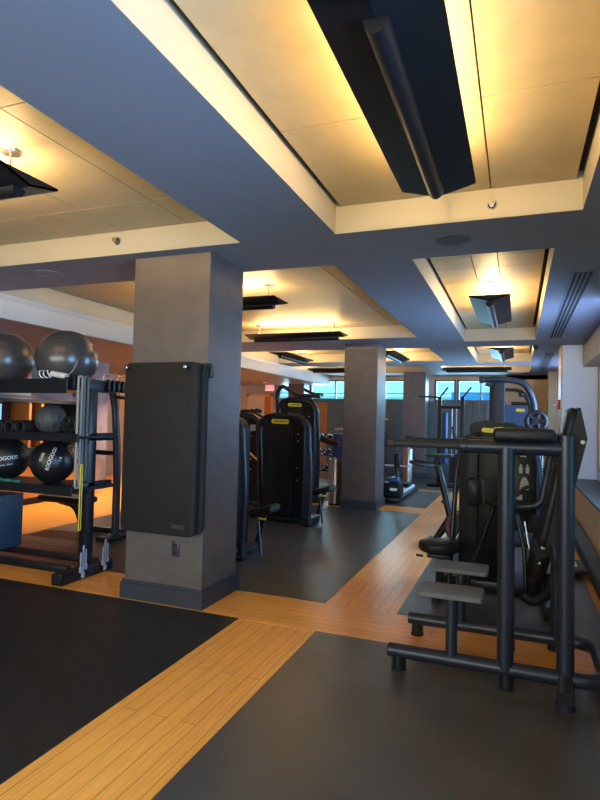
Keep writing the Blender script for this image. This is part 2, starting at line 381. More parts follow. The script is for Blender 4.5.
# right window wall
wr = struct(MB().box(XR, XR+.15, YB, YF, 0, .79).build('wall_right', 'wallpale', smooth=False))
struct(MB().box(XR, XR+.15, YB, YF, 2.42, 3.1).build('wall_right', 'tan', smooth=False))
for y0, y1 in ((YB, -1.8), (3.6, 4.5), (9.9, 10.75), (15.2, YF)):
    struct(MB().box(XR, XR+.15, y0, y1, .79, 2.42).build('wall_right', 'tan', smooth=False))
for i, (y0, y1) in enumerate(((-1.8, 3.6), (4.5, 9.9), (10.75, 15.2))):
    r = thing('window_%d' % (i+6), 'w', 'w', (0, 0, 0)); del r['label']; del r['category']; struct(r)
    b = MB(); f = .06
    b.box(XR-.02, XR+.1, y0, y1, .79, .79+f); b.box(XR-.02, XR+.1, y0, y1, 2.42-f, 2.42)
    for q in (y0, y1-f, (y0+y1)/2-f/2): b.box(XR-.02, XR+.1, q, q+f, .79, 2.42)
    b.build('window_frame', 'oak', r, smooth=False)
    MB().box(XR+.04, XR+.046, y0+f, y1-f, .79+f, 2.42-f).build('pane', 'glass', r, smooth=False)
struct(MB().box(.68, XR, 10.2, 10.75, 0, HS).build('wall_pier', 'wallpale', smooth=False))
struct(MB().box(.655, .68, 10.19, 10.76, 0, HS).build('trim_4', 'oak', smooth=False))
struct(MB().box(.70, XR, 15.2, 15.6, 0, HS).build('wall_pier', 'tan', smooth=False))
struct(MB().box(.98, XR, YB, 10.2, 2.45, HS, bev=.01, seg=1).build('trim_5', 'fascia', smooth=False))
cab = thing('window_cabinet', 'honey coloured wood cabinet under a dark stone sill along the right wall', 'cabinet', (1.0, 4, 0))
q = (1.0, 4, 0)
MB(q).box(.835, XR, YB+.05, 10.19, .0, .605).build('body', 'dark', cab, smooth=False)
yy = YB+.05
while yy < 10.1:
    y2 = min(yy+1.2, 10.19); MB(q).box(.82, .836, yy+.003, y2-.003, .02, .605, bev=.002, seg=1).build('front_panel', 'oak', cab, smooth=False); yy = y2
MB(q).box(.795, XR, YB+.05, 10.19, .605, .64, bev=.006).build('stone_sill', 'stone', cab)
b = MB(q); b.box(.67, .80, YB+.05, 9.6, .0, .15, bev=.006, seg=1); htr = b.build('heater_cover', 'black', cab, smooth=False)
b = MB(q)
for k in range(3): b.box(.662, .672, YB+.05, 9.6, .03+.04*k, .042+.04*k)
b.build('grille_slat', 'cover2', htr, smooth=False)
# columns
def column(x0, x1, y0, y1, base=True):
    o = struct(MB().box(x0, x1, y0, y1, 0, HS, bev=.006, seg=2).build('column', 'plaster', smooth=False))
    b = MB(); t = .026; h = .15
    b.box(x0-t, x1+t, y0-t, y1+t, 0, h-.02, bev=.002, seg=1); b.box(x0-.016, x1+.016, y0-.016, y1+.016, h-.021, h, bev=.004)
    b.build('column_base', 'base', o, smooth=False); return o
column(-3.01, -2.285, 3.885, 4.46)
column(-2.80, -2.215, 9.35, 9.98)
column(-2.86, -2.27, 15.05, 15.6)
column(-6.36, -5.86, 15.5, 15.95)

# left alcove: cabinet with screens, wood drawers, pale panel
lc = thing('media_cabinet', 'dark framed cabinet with reddish wood backs along the left alcove wall', 'cabinet', (-7.7, 6.5, 0))
o_ = (-7.7, 6.5, 0)
b = MB(o_); b.box(-7.79, -7.35, 4.4, 8.13, 1.66, 1.71); b.box(-7.79, -7.35, 4.4, 8.13, .88, .93); b.box(-7.79, -7.35, 8.08, 8.13, .93, 1.66)
b.box(-7.79, -7.40, 4.4, 8.08, 1.28, 1.32); b.build('frame', 'cover2', lc, smooth=False)
for y in (5.6, 6.95, 7.2):
    MB(o_).box(-7.78, -7.36, y, y+.05, .93, 1.66).build('divider', 'orange', lc, smooth=False)
MB(o_).box(-7.798, -7.785, 4.4, 8.08, .93, 1.66).build('back_panel', 'wine', lc, smooth=False)
MB(o_).box(-7.79, -7.40, 4.0, 8.6, .10, .62).build('drawer_base', 'dark', lc, smooth=False)
for k in range(5): MB(o_).box(-7.40, -7.38, 4.0+.92*k+.004, 4.92+.92*k-.004, .11, .615, bev=.003, seg=1).build('drawer', 'orange', lc, smooth=False)
MB(o_).box(-7.79, -7.44, 4.0, 8.6, 0, .10).build('plinth', 'cover2', lc, smooth=False)
pp = MB().box(-7.797, -7.757, 4.6, 7.35, 1.78, 2.2, bev=.004).build('display_board', 'wallgrey'); tag(pp, 'pale grey board mounted on the wall above the dark framed cabinet', 'board')
for z, lab in ((1.34, 'upper small blue lit screen in the left wall cabinet'), (.95, 'lower small blue lit screen in the left wall cabinet')):
    s = thing('screen', lab, 'screen', (-7.6, 6.1, z), group='screens in the wall cabinet')
    MB().box(-.02, .0, -.5, .55, .02, .30, bev=.004).build('bezel', 'black', s); MB().box(.0, .004, -.48, .53, .035, .285).build('display', 'screen', s, smooth=False)
b = MB()
for (y, z, r) in ((8.35, 2.1, .09), (8.55, 1.95, .06), (8.7, 1.75, .07), (8.5, 1.5, .05), (8.75, 2.2, .05), (8.95, 1.45, .06), (8.4, 1.85, .04)):
    n = 9; b.prism([(y+r*(.6+.6*random.random())*math.cos(2*PI*k/n), z+r*(.7+.8*random.random())*math.sin(2*PI*k/n)) for k in range(n)], 'x', -7.802, -7.795)
b.build('mural_blot', 'dark', wl, smooth=False)

# ------------------------------------------------------------------ ceiling fixtures
def fixture(loc, rz, label, L=1.6, tl=1.43, power=None):
    t = thing('ceiling_light', label, 'ceiling light', (loc[0], loc[1], 0), rz, 'black winged uplights hung in the ceiling coffers')
    h = L/2; zo, za, hw = 2.83, 2.778, .205
    for s in (-1, 1):
        MB().prism([(0, za), (s*hw, zo), (s*hw, zo+.012), (0, za+.012)], 'x', -h, h).build('wing', 'black', t, smooth=False)
        MB().prism([(-hw, zo), (0, za), (hw, zo), (hw, zo+.012), (-hw, zo+.012)], 'x', s*h, s*(h-.012)).build('end_plate', 'black', t, smooth=False)
        MB().cyl((s*.64, 0, 2.78), (s*.64, 0, 3.0), .007).build('stem', 'steel', t)
        MB().cyl((s*.64, 0, 2.992), (s*.64, 0, 3.0095), .055, n=28, r2=.06).build('canopy', 'steel', t)
    MB().prism([(.042*math.cos(PI+PI*k/14), za+.004+.05*math.sin(PI+PI*k/14)) for k in range(15)], 'x', -tl/2, tl/2).build('centre_tube', 'black', t, ang=50)
    MB().cyl((-.6, 0, 2.825), (.6, 0, 2.825), .012).build('lamp', 'glow', t)
    for k in range(9):
        l = bpy.data.lights.new('lamp_light', 'POINT'); l.energy = LAMP_W/9; l.color = WARM; l.shadow_soft_size = .03
        q = bpy.data.objects.new('lamp_light', l); C.objects.link(q); q.parent = t; q.location = (-.64+.16*k, 0, 2.865)
    return t
fixture((-.435, 2.43), PI/2, 'large black winged ceiling light overhead in the nearest coffer, its tube pointing at the viewer')
fixture((-.435, .35), PI/2, 'added unseen black winged ceiling light overhead in the nearest coffer, behind the large one')  # out of view, added for warm light on the foreground
fixture((-3.39, .5), 0, 'added unseen black winged ceiling light in the left coffer, nearest the back wall')  # unseen extra fixture, added to warm the near floor
fixture((-3.39, 2.39), 0, 'black winged ceiling light at the left edge, in the coffer left of the nearest beam')
fixture((-3.30, 5.81), 0, 'black winged ceiling light half hidden behind the nearest column')
fixture((-3.32, 8.35), 0, 'black winged ceiling light seen side-on between the two nearest columns')
fixture((-.29, 6.97), PI/2, 'black winged ceiling light seen end-on in the right coffer beside the slot grilles')
fixture((-.29, 11.3), PI/2, 'small far winged ceiling light seen end-on, one coffer behind the right one')
fixture((-4.55, 11.3), PI/2, 'far black winged ceiling light running lengthwise near the left bulkhead')
fixture((-2.38, 11.4), PI/2, 'far black winged ceiling light just right of the second column')
fixture((-4.4, 14.2), 0, 'farthest black winged ceiling light left of the second column')
fixture((-.95, 14.35), 0, 'far black winged ceiling light seen side-on above the pull-up rig')
for y, lab in ((7.3, 'near recessed downlight in the brown alcove soffit'), (9.6, 'middle recessed downlight in the brown alcove soffit'), (12.2, 'third recessed downlight in the brown alcove soffit'), (15.0, 'added farthest recessed downlight in the brown alcove soffit, before the cream door')):  # the last one is added to brighten the far door end
    t = thing('downlight', lab, 'ceiling light', (-6.9, y, 2.53), group='downlights in the brown soffit')
    MB().torus((0, 0, -.002), (0, 0, 1), .05, .008).build('ring', 'bulbwhite', t); MB().cyl((0, 0, -.004), (0, 0, -.001), .045).build('lens', 'downglow', t)
    l = bpy.data.lights.new('downlight_beam', 'SPOT'); l.energy = 200; l.color = (1, .80, .54); l.spot_size = 1.9; l.spot_blend = .6; l.shadow_soft_size = .05
    q = bpy.data.objects.new('downlight_beam', l); C.objects.link(q); q.parent = t; q.location = (0, 0, -.02)

# slot grilles, speaker, sprinklers, camera
for i, (x0, x1, y0, y1, lab) in enumerate(((.43, .60, 5.3, 9.3, 'near black linear slot air grille in the ceiling at right'), (.455, .62, 11.2, 15.1, 'far black linear slot air grille in the ceiling at right'))):
    t = thing('air_grille', lab, 'air vent', ((x0+x1)/2, (y0+y1)/2, HS), group='linear slot air grilles')
    hx, hy = (x1-x0)/2, (y1-y0)/2
    MB().box(-hx, hx, -hy, hy, -.002, .0).build('slot_plate', 'dark', t, smooth=False)
    b = MB()
    for k in range(5): xx = -hx + k*(2*hx-.012)/4; b.box(xx, xx+.012, -hy, hy, -.008, -.001)
    b.box(-hx, hx, -hy, -hy+.01, -.008, -.001); b.box(-hx, hx, hy-.01, hy, -.008, -.001)
    b.build('slot_blade', 'cover2' if False else 'soffit', t, smooth=False)
t = thing('ceiling_speaker', 'round dark ceiling speaker grille beside the nearest coffer', 'speaker', (-.448, 4.137, HS))
MB().cyl((0, 0, -.006), (0, 0, 0), .12, n=40, ch=.003).build('grille', 'speaker', t); MB().torus((0, 0, -.002), (0, 0, 1), .124, .003, n=40).build('rim', 'speaker', t)
t = thing('ceiling_speaker', 'round flush ceiling speaker above the ball rack, on the soffit left of the column', 'speaker', (-4.15, 4.07, HS))
MB().cyl((0, 0, -.005), (0, 0, 0), .12, n=40, ch=.002).build('grille', 'soffit', t); MB().torus((0, 0, -.003), (0, 0, 1), .124, .004, n=40).build('rim', 'soffit', t)
def sprinkler(loc, lab):
    t = thing('sprinkler', lab, 'sprinkler', loc, group='sidewall sprinklers')
    MB().cyl((0, 0, 0), (0, -.012, 0), .034, n=24, ch=.003).build('escutcheon', 'chrome', t); MB().cyl((0, -.01, 0), (0, -.05, 0), .012).build('nozzle', 'steel', t)
    MB().torus((0, -.013, 0), (0, 1, 0), .022, .004, n=24).build('ring', 'dark', t); MB().cyl((0, -.048, 0), (0, -.052, 0), .02).build('deflector', 'chrome', t)
sprinkler((-.169, 3.788, 2.905), 'round chrome sprinkler on the cream fascia at the far end of the nearest coffer')
sprinkler((-3.10, 3.766, 2.93), 'small chrome sprinkler on the cream fascia above and left of the nearest column')
t = thing('security_camera', 'small dark dome security camera on the ceiling beside the far right coffer', 'camera', (.27, 10.1, HS))
MB().cyl((0, 0, -.03), (0, 0, 0), .05).build('mount', 'base', t); MB().sphere((0, 0, -.035), .045, (1, 1, .9), 20, 12).build('dome', 'black', t)
t = thing('exit_sign', 'small lit red exit sign by the clerestory above the cream door', 'sign', (-7.3, YF-.03, 2.46))
MB().box(-.16, .16, -.03, 0, -.11, .11, bev=.006).build('housing', 'bulbwhite', t); MB().box(-.15, .15, -.034, -.03, -.10, .10).build('face', 'exitglow', t, smooth=False)
text_mesh('EXIT', .15, lambda x, y: Vector((x, -.036, y)), 'lettering', M['red'], t)

# ------------------------------------------------------------------ exercise mats on the column, outlet
def emat(y0, y1, x0, x1, z0, z1, label, logo):
    t = thing('exercise_mat', label, 'exercise mat', ((x0+x1)/2, (y0+y1)/2, z0), group='black exercise mats hung on the column')
    o = ((x0+x1)/2, (y0+y1)/2, z0)
    MB(o).rprism([(x0, z0), (x1, z0), (x1, z1), (x0, z1)], 'y', y0, y1, rad=.05, ch=.008).build('pad', 'foam', t, ang=50)
    if logo:
        MB(o).rprism([(x1-.19, z0+.06), (x1-.075, z0+.055), (x1-.075, z0+.085), (x1-.19, z0+.09)], 'y', y0-.001, y0+.002, rad=.005).build('embossed_mark', 'foamd', t)
    for x in (x0+.045, x1-.08):
        MB(o).torus((x, y0-.001, z1-.045), (0, 1, 0), .014, .004).build('eyelet', 'black', t)
emat(3.705, 3.765, -2.935, -2.265, .585, 1.915, 'black exercise mat hung in front on the column, with a faint stamped mark low right', True)
emat(3.775, 3.83, -2.925, -2.235, .60, 1.905, 'black exercise mat hung second behind the front mat on the column, only its edge showing', False)
t = thing('mat_hanger', 'chrome pegged hanger bar holding the two black mats on the column', 'hanger', (-2.6, 3.86, 1.87))
o_ = (-2.6, 3.86, 1.87)
MB(o_).box(-2.93, -2.225, 3.84, 3.884, 1.80, 1.915, bev=.004).build('rail', 'metald', t)
for x in (-2.885, -2.345):
    MB(o_).cyl((x, 3.85, 1.87), (x, 3.655, 1.872), .009).build('peg', 'black', t); MB(o_).cyl((x, 3.665, 1.872), (x, 3.645, 1.872), .015, ch=.004).build('peg_cap', 'chrome', t)
t = thing('wall_outlet', 'small grey power outlet low on the front of the nearest column', 'outlet', (-2.525, 3.884, .445))
MB().box(-.036, .036, -.008, 0, -.062, .062, bev=.004).build('plate', 'base', t)
for z in (-.026, .026): MB().rprism([(-.018, z-.014), (.018, z-.014), (.018, z+.014), (-.018, z+.014)], 'y', -.011, -.007, rad=.006).build('socket', 'cover2', t)

# ------------------------------------------------------------------ KNEE RAISE TOWER (right foreground)
O = (-.05, 3.775, 0)
kt = thing('knee_raise_tower', 'gunmetal knee raise and dip tower in the right foreground with two grey foot steps', 'exercise machine', O)
YA, YR2, ZT = 3.47, 4.08, .112
path = fillet([(-.715, YA, ZT), (.47, YA, ZT), (.47, YR2, ZT), (-.70, YR2, ZT)], .16, 8)
MB(O).tube(path, .041, 20).build('base_frame', 'metal', kt)
b = MB(O)
for x, y in ((-.715, YA), (-.70, YR2)): b.cyl((x-.006, y, ZT), (x+.01, y, ZT), .038)
b.build('tube_cap', 'black', kt)
for x, y in ((-.655, YA), (-.645, YR2), (-.045, YA), (-.045, YR2)):
    MB(O).lathe([(.0, 0), (.043, 0), (.045, .005), (.044, .018), (.040, .021), (.040, ZT-.02), (.0, ZT-.02)], (x, y, 0)).build('foot', 'metald', kt)
for y, sg in ((YA, -1), (YR2, 1)):
    b = MB(O); b.tube([(.255, y, ZT), (.253, y+sg*.165, .075)], .042, 20); b.lathe([(.0, 0), (.05, 0), (.052, .008), (.05, .026), (.042, .03), (.042, .07), (0, .07)], (.25, y+sg*.12, 0)); b.build('foot', 'metal', kt)
    MB(O).cyl((.253, y+sg*.160, .076), (.2528, y+sg*.172, .073), .036).build('end_cap', 'cover2', kt)
for y in (YA, YR2):
    MB(O).cyl((-.052, y, ZT), (-.058, y, 1.366), .046, n=28).build('post', 'metal', kt)
    b = MB(O); b.cyl((.257, y, ZT), (.252, y, 1.438), .046, n=28); b.build('rear_post', 'metal', kt)
    MB(O).cyl((.252, y, 1.437), (.252, y, 1.442), .04, n=28).build('post_cap', 'black', kt)
    MB(O).tube([(-.29, y, 1.364), (.25, y, 1.366)], .041, 24).build('arm_rail', 'metal', kt)
    MB(O).cyl((-.315, y, 1.364), (-.275, y, 1.364), .047, n=28, ch=.005).build('collar', 'metal', kt)
    g = MB(O).tube([(-.29, y, 1.364), (-.75, y, 1.366)], .022, 16).build('hand_grip', 'grip', kt)
    MB(O).cyl((-.75, y, 1.366), (-.70, y, 1.366), .030, ch=.006).build('grip_flange', 'grip', g)
    MB(O).box(-.13, .195, y-.075, y+.075, 1.405, 1.475, bev=.022, seg=4).build('arm_pad', 'vinyl', kt)
    lb = MB(O).box(-.125, -.085, y-.05, y+.05, 1.474, 1.4765).build('badge', 'yellow', kt, smooth=False)
    MB(O).rprism([(-.555, y-.03), (-.178, y-.03), (-.178, y+.215), (-.555, y+.215)], 'z', .462, .492, rad=.025, ch=.004).build('step_plate', 'greytread', kt)
    MB(O).tube([(-.35, y, ZT), (-.352, y+.015, .465)], .034, 20).build('step_post', 'metal', kt)
MB(O).tube([(.255, YA, .60), (.255, YR2, .60)], .03, 16).build('cross_tube', 'metal', kt)
# leaning back pad
br = MB(O)
Rt = Matrix.Rotation(math.radians(11.5), 4, 'Y').to_3x3()
def lean(v): return Rt @ (Vector(v)-Vector((.24, 3.775, .78))) + Vector((.135, 3.775, .78))
bk = MB(O); bk.rprism([(3.60, .78), (3.95, .78), (3.95, 1.62), (3.60, 1.62)], 'x', .215, .275, rad=.07, ch=.018)
for v in bk.bm.verts: v.co = lean(v.co)
pad = bk.build('back_pad', 'vinyl', kt, ang=50)
sh = MB(O); sh.prism([(.275, .80), (.335, .88), (.345, 1.46), (.275, 1.625), (.262, 1.625), (.262, .80)], 'y', 3.605, 3.945)
for v in sh.bm.verts: v.co = lean(v.co)
shell = sh.build('back_shell', 'cover', kt, smooth=False)
b = MB(O); b.cyl((.325, 3.604, 1.435), (.325, 3.599, 1.435), .012)
for v in b.bm.verts: v.co = lean(v.co)
b.build('screw', 'chrome', shell)
MB(O).tube([(.19, 3.775, .86), (.255, 3.775, .60)], .03, 14).build('back_strut', 'metal', kt)

# ------------------------------------------------------------------ LEG MACHINE behind the tower
O = (-.1, 5.3, 0)
lm = thing('leg_machine', 'black leg press and curl machine with tall weight cover behind the knee raise tower', 'exercise machine', O)
MB(O).rprism([(-.49, .06), (-.33, .06), (-.33, 1.30), (-.49, 1.30)], 'y', 5.35, 5.75, rad=.015, ch=.006).build('weight_cover', 'cover2', lm)
MB(O).rprism([(-.325, .06), (-.10, .06), (-.10, 1.30), (-.325, 1.30)], 'y', 5.35, 5.75, rad=.015, ch=.006).build('weight_cover', 'cover', lm)
hd = MB(O).rprism([(-.40, 1.24), (.03, 1.24), (.03, 1.46), (-.02, 1.505), (-.28, 1.53), (-.40, 1.49)], 'y', 5.33, 5.78, rad=.03, ch=.01).build('cover_hood', 'cover', lm)
MB(O).rprism([(-.30, 1.42), (-.17, 1.415), (-.17, 1.455), (-.30, 1.46)], 'y', 5.325, 5.331, rad=.018).build('badge', 'yellow', hd)
MB(O).tube(fillet([(-.32, 5.3, 1.40), (-.45, 5.28, 1.36), (-.50, 5.22, 1.1), (-.545, 5.12, .1)], .12), .022, 12).build('side_tube', 'metald', lm)
MB(O).tube(fillet([(0, 5.34, 1.41), (.13, 5.32, 1.36), (.19, 5.3, 1.1), (.21, 5.3, .1)], .12), .022, 12).build('side_tube', 'bluec', lm)
pn = MB(O).box(-.03, .16, 5.40, 5.44, .55, 1.30, bev=.006).build('instruction_panel', 'cover', lm)
b = MB(O)
for (x, z, wd, h) in ((.05, 1.215, .05, .012),): b.box(x-wd/2, x+wd/2, 5.396, 5.4, z-h/2, z+h/2)
for (x, z) in ((.03, 1.10), (.085, 1.10)):
    b.sphere((x, 5.397, z+.035), .011, (1, .2, 1), 10, 6); b.rprism([(x-.013, z-.035), (x+.013, z-.035), (x+.016, z+.022), (x-.016, z+.022)], 'y', 5.396, 5.4, rad=.006)
b.rprism([(.02, .92), (.10, .92), (.095, .99), (.075, 1.03), (.05, 1.035), (.03, .99)], 'y', 5.396, 5.4, rad=.01)
b.box(.0, .045, 5.396, 5.4, .83, .875)
b.build('pictogram', 'cream', pn, smooth=False)
st = MB(O)
for k in range(14): st.box(.17, .24, 5.36, 5.5, .5+.045*k, .538+.045*k, bev=.004, seg=1)
st.build('weight_stack', 'bluec', lm)
MB(O).cyl((.205, 5.43, .45), (.205, 5.43, 1.32), .008).build('guide_rod', 'chrome', lm)
# base
b = MB(O); b.tube(fillet([(-.62, 4.85, .07), (-.62, 5.35, .07), (.24, 5.4, .07), (.24, 4.75, .07)], .08), .04, 12); b.box(-.50, .25, 5.33, 5.8, .02, .10, bev=.01); b.build('base_frame', 'metald', lm)
for x, y in ((-.62, 4.87), (.24, 4.78), (-.44, 5.72), (.2, 5.72)): MB(O).cyl((x, y, .006), (x, y, .05), .035).build('foot', 'black', lm)
# seat
s_ = MB(O); s_.sphere((-.62, 5.0, .445), .172, (1.0, .88, 1), 36, 24)
for v in s_.bm.verts:
    d = v.co.z-.445; v.co.z = .445+(.055 if d > 0 else .075)*math.copysign(abs(d/.172)**.6, d)
seat = s_.build('seat', 'vinyl', lm, ang=60)
MB(O).box(-.71, -.52, 4.93, 5.07, .345, .378, bev=.008).build('seat_tray', 'black', seat)
MB(O).tube([(-.6, 5.0, .36), (-.62, 5.05, .09)], .035, 12).build('seat_post', 'metald', lm)
MB(O).tube([(-.80, 4.93, .36), (-.74, 4.93, .355)], .01).build('seat_lever', 'black', lm)
# knee pad and arm
MB(O).rprism([(-.395, .815), (-.265, .815), (-.265, 1.055), (-.395, 1.055)], 'y', 4.86, 4.93, rad=.052, ch=.016).build('knee_pad', 'vinyl', lm, ang=60)
MB(O).tube(fillet([(-.262, 4.90, 1.04), (-.258, 4.93, .86), (-.24, 4.95, .83)], .02), .006).build('pad_bracket', 'chrome', lm)
MB(O).tube([(-.25, 4.94, .86), (-.10, 5.0, .81), (.02, 5.05, .79)], .022, 12).build('pad_arm', 'metald', lm)
MB(O).tube([(-.18, 5.02, .80), (-.40, 5.12, .10)], .024, 12).build('diagonal_strut', 'metald', lm)
ns = MB(O).box(.268, .292, 5.0, 5.02, .83, 1.17, bev=.003).build('number_strip', 'cream', lm)
# big movement arm
MB(O).tube(fillet([(-.06, 5.05, .72), (-.02, 4.92, .83), (.18, 4.88, .86), (.26, 4.92, 1.32)], .07), .028, 14).build('movement_arm', 'metal', lm)
MB(O).tube(fillet([(.0, 5.1, .90), (.06, 5.05, .98), (.13, 5.05, .99)], .04), .014, 10).build('handle', 'grip', lm)
MB(O).cyl((.10, 4.86, .72), (.27, 4.90, .70), .075, n=28, ch=.02).build('roller_pad', 'cover2', lm)
lg = MB(O).tube([(.175, 4.82, .66), (.19, 4.82, .56), (.16, 4.82, .42), (.13, 4.82, .25), (.11, 4.82, .16)], .06, 16, radii=[.05, .085, .075, .06, .04]).build('leg_limb', 'cover', lm)
MB(O).cyl((.185, 4.735, .565), (.185, 4.75, .565), .085, n=28, ch=.005).build('pivot_disc', 'black', lg)
b = MB(O); b.cyl((.19, 4.73, .56), (.19, 4.736, .56), .014); b.cyl((.165, 4.752, .44), (.165, 4.742, .44), .01); b.build('bolt', 'chrome', lg)
MB(O).cyl((.10, 4.78, .30), (.145, 4.76, .30), .022).build('adjuster', 'cover2', lg)
MB(O).tube(fillet([(.06, 4.8, .17), (.13, 4.78, .13), (.24, 4.84, .20), (.26, 4.9, .32)], .05), .045, 16).build('ankle_roller', 'vinyl', lm)
MB(O).tube([(.0, 5.0, .75), (.06, 4.95, .5), (.08, 4.9, .15)], .02).build('link_bar', 'metald', lm)
MB(O).tube([(.06, 5.05, .70), (.10, 5.0, .48)], .008).build('damper', 'chrome', lm)

# ------------------------------------------------------------------ tall arch machine
O = (-.05, 7.5, 0)
am = thing('pulley_machine', 'tall dark pulley machine with an arched overhead tube behind the leg machine', 'exercise machine', O)
MB(O).rprism([(-.335, .05), (-.155, .05), (-.155, 2.03), (-.335, 2.03)], 'y', 7.5, 7.85, rad=.02, ch=.008).build('column_cover', 'cover2', am)
MB(O).tube(fillet([(-.44, 7.5, 2.05), (-.2, 7.5, 2.06), (.07, 7.5, 2.02), (.18, 7.5, 1.82), (.235, 7.5, 1.2), (.24, 7.5, .1)], .16), .037, 16).build('overhead_arch', 'metal', am)
MB(O).tube(fillet([(-.15, 7.56, 1.93), (.05, 7.56, 1.92), (.14, 7.56, 1.76), (.17, 7.56, 1.3)], .12), .022, 12).build('inner_arch', 'metald', am)
MB(O).cyl((-.46, 7.5, 2.05), (-.40, 7.5, 2.05), .045, ch=.008).build('grip_end', 'grip', am)
MB(O).tube([(-.38, 7.46, 2.0), (-.30, 7.46, 1.98)], .03).build('grip_end', 'grip', am)
MB(O).sphere((.04, 7.55, 1.87), .035, (1, 1, 1), 16, 10).build('pulley', 'cover2', am)
wd = MB(O); wd.torus((.21, 7.40, 1.54), (0, 1, 0), .108, .03, 32, 10); wd.cyl((.21, 7.385, 1.54), (.21, 7.415, 1.54), .055, n=24)
for k in range(5):
    a = 2*PI*k/5; wd.tube([(.21+.04*math.cos(a), 7.40, 1.54+.04*math.sin(a)), (.21+.11*math.cos(a), 7.40, 1.54+.11*math.sin(a))], .026)
disk = wd.build('cam_wheel', 'black', am); MB(O).cyl((.21, 7.38, 1.54), (.21, 7.386, 1.54), .018).build('hub', 'cover2', disk)
MB(O).tube(fillet([(-.10, 7.45, 1.46), (.05, 7.42, 1.46), (.21, 7.43, 1.40)], .08), .025).build('lever', 'metald', am)
b = MB(O); b.box(-.36, .28, 7.4, 7.95, .008, .09, bev=.01); b.build('base', 'metald', am)
# twin mast rack
O = (-.48, 8.0, 0)
tm = thing('twin_mast_stand', 'twin grey flat masts standing behind the near dip bar', 'exercise machine', O)
for x0, x1, z in ((-.583, -.490, 1.80), (-.440, -.372, 1.76)):
    MB(O).box(x0, x1, 7.97, 8.06, .05, z, bev=.006).build('mast', 'mast', tm)
MB(O).box(-.65, -.365, 7.97, 8.3, .008, .06, bev=.008).build('base_plate', 'metald', tm)
MB(O).box(-.60, -.36, 7.99, 8.04, 1.30, 1.36, bev=.006).build('cross_bar', 'metald', tm)

# ------------------------------------------------------------------ generic selector machine (tall rounded weight cover)
def selector(name, label, loc, rz=0, H=1.55, seat=True, extras=None):
    t = thing(name, label, 'exercise machine', loc, rz, 'weight machines with tall rounded black covers')
    k = H/1.55
    MB().rprism([(-.34, .08), (.10, .08), (.10, 1.53*k), (-.30, 1.53*k), (-.36, 1.40*k)], 'y', 0, .34, rad=.05, ch=.015).build('weight_cover', 'cover', t)
    MB().rprism([(.115, .08), (.30, .08), (.30, 1.38*k), (.22, 1.49*k), (.115, 1.52*k)], 'y', .01, .33, rad=.04, ch=.012).build('side_cover', 'cover', t)
    MB().box(.10, .116, -.006, .02, .1, 1.52*k).build('trim_strip', 'cover2', t, smooth=False)
    MB().rprism([(-.20, 1.52*k), (.10, 1.52*k), (.09, 1.575*k), (-.18, 1.58*k)], 'y', -.02, .3, rad=.02, ch=.006).build('top_cap', 'cover2', t)
    bd = MB().rprism([(-.215, 1.455*k-.03), (.055, 1.455*k-.035), (.055, 1.455*k+.03), (-.215, 1.455*k+.035)], 'y', -.008, .002, rad=.028).build('badge', 'yellow', t)
    MB().tube([(-.17, -.009, 1.452*k), (-.10, -.009, 1.46*k), (-.05, -.009, 1.452*k), (.02, -.009, 1.458*k)], .006, 6).build('badge_mark', 'black', bd)
    MB().tube(fillet([(.05, -.02, 1.55*k), (.26, -.02, 1.53*k), (.37, -.03, 1.38*k), (.43, -.05, .75*k), (.42, -.08, .0)], .2, 8), .031, 14).build('side_tube', 'metal', t)
    MB().tube(fillet([(-.15, -.02, 1.56*k), (-.34, -.02, 1.52*k), (-.42, -.02, 1.36*k), (-.44, .1, .75*k), (-.44, .2, .0)], .2, 8), .028, 14).build('side_tube', 'metald', t)
    MB().cyl((-.33, -.01, 1.44*k), (-.33, -.05, 1.44*k), .06, n=24, ch=.01).build('cam_knob', 'black', t)
    b = MB(); b.box(-.40, .42, .02, .40, .006, .09, bev=.012); b.box(.33, .47, -.14, -.02, .006, .06, bev=.01); b.build('plinth', 'metald', t)
    for z in (.62, .80, 1.18, 1.28):
        MB().cyl((.20, .01, z*k), (.20, -.004, z*k), .012).build('cover_bolt', 'steel', t)
    if seat:
        R = Matrix.Rotation(math.radians(-17), 3, 'Y')
        MB().box(.36, .655, .16, .44, .43, .515, bev=.036, seg=4, rot=R).build('seat', 'vinyl', t, ang=60)
        MB().tube([(.52, .30, .45), (.42, .32, .12)], .03, 12).build('seat_post', 'metald', t)
        MB().tube([(.47, .22, .36), (.56, .12, .02)], .018, 10).build('pedal_leg', 'metal', t)
        MB().box(.52, .60, .13, .15, .40, .42, bev=.004).build('seat_tab', 'yellow', t)
    return t
mc = selector('selector_machine', 'black rounded weight machine with a yellow badge standing free between the two nearest columns', (-3.13, 7.55, 0))
mf = dup(mc, (-3.12, 5.46, 0), label='black weight machine mostly hidden behind the nearest column, its padded seat and one tube showing')
me_ = selector('selector_machine', 'black weight machine partly hidden by the nearest column, left of the yellow badged machine', (-4.45, 8.75, 0), seat=False)
MB().tube(fillet([(.0, -.05, 1.55), (.2, -.06, 1.62), (.42, -.06, 1.52)], .1), .02, 10).build('handle_arm', 'grip', me_)
MB().box(.18, .28, -.012, 0, 1.28, 1.38).build('paper_notice', 'cream', me_, smooth=False)
MB().tube([(.1, -.08, 1.0), (.36, -.1, .80)], .016).build('link_bar', 'steel', me_)
MB().tube([(.0, -.08, .75), (.4, -.08, .78)], .02).build('link_bar', 'metald', me_)
for k in range(4): MB().cyl((.0+.09*k, .0, 1.60+.01*k), (.05+.09*k, .1, 1.61), .035, ch=.006).build('handle_knob', 'black', me_)
md = selector('tall_press_machine', 'taller black weight machine with bent overhead arms behind the yellow badged machine', (-3.78, 9.75, 0), H=1.87, seat=False)
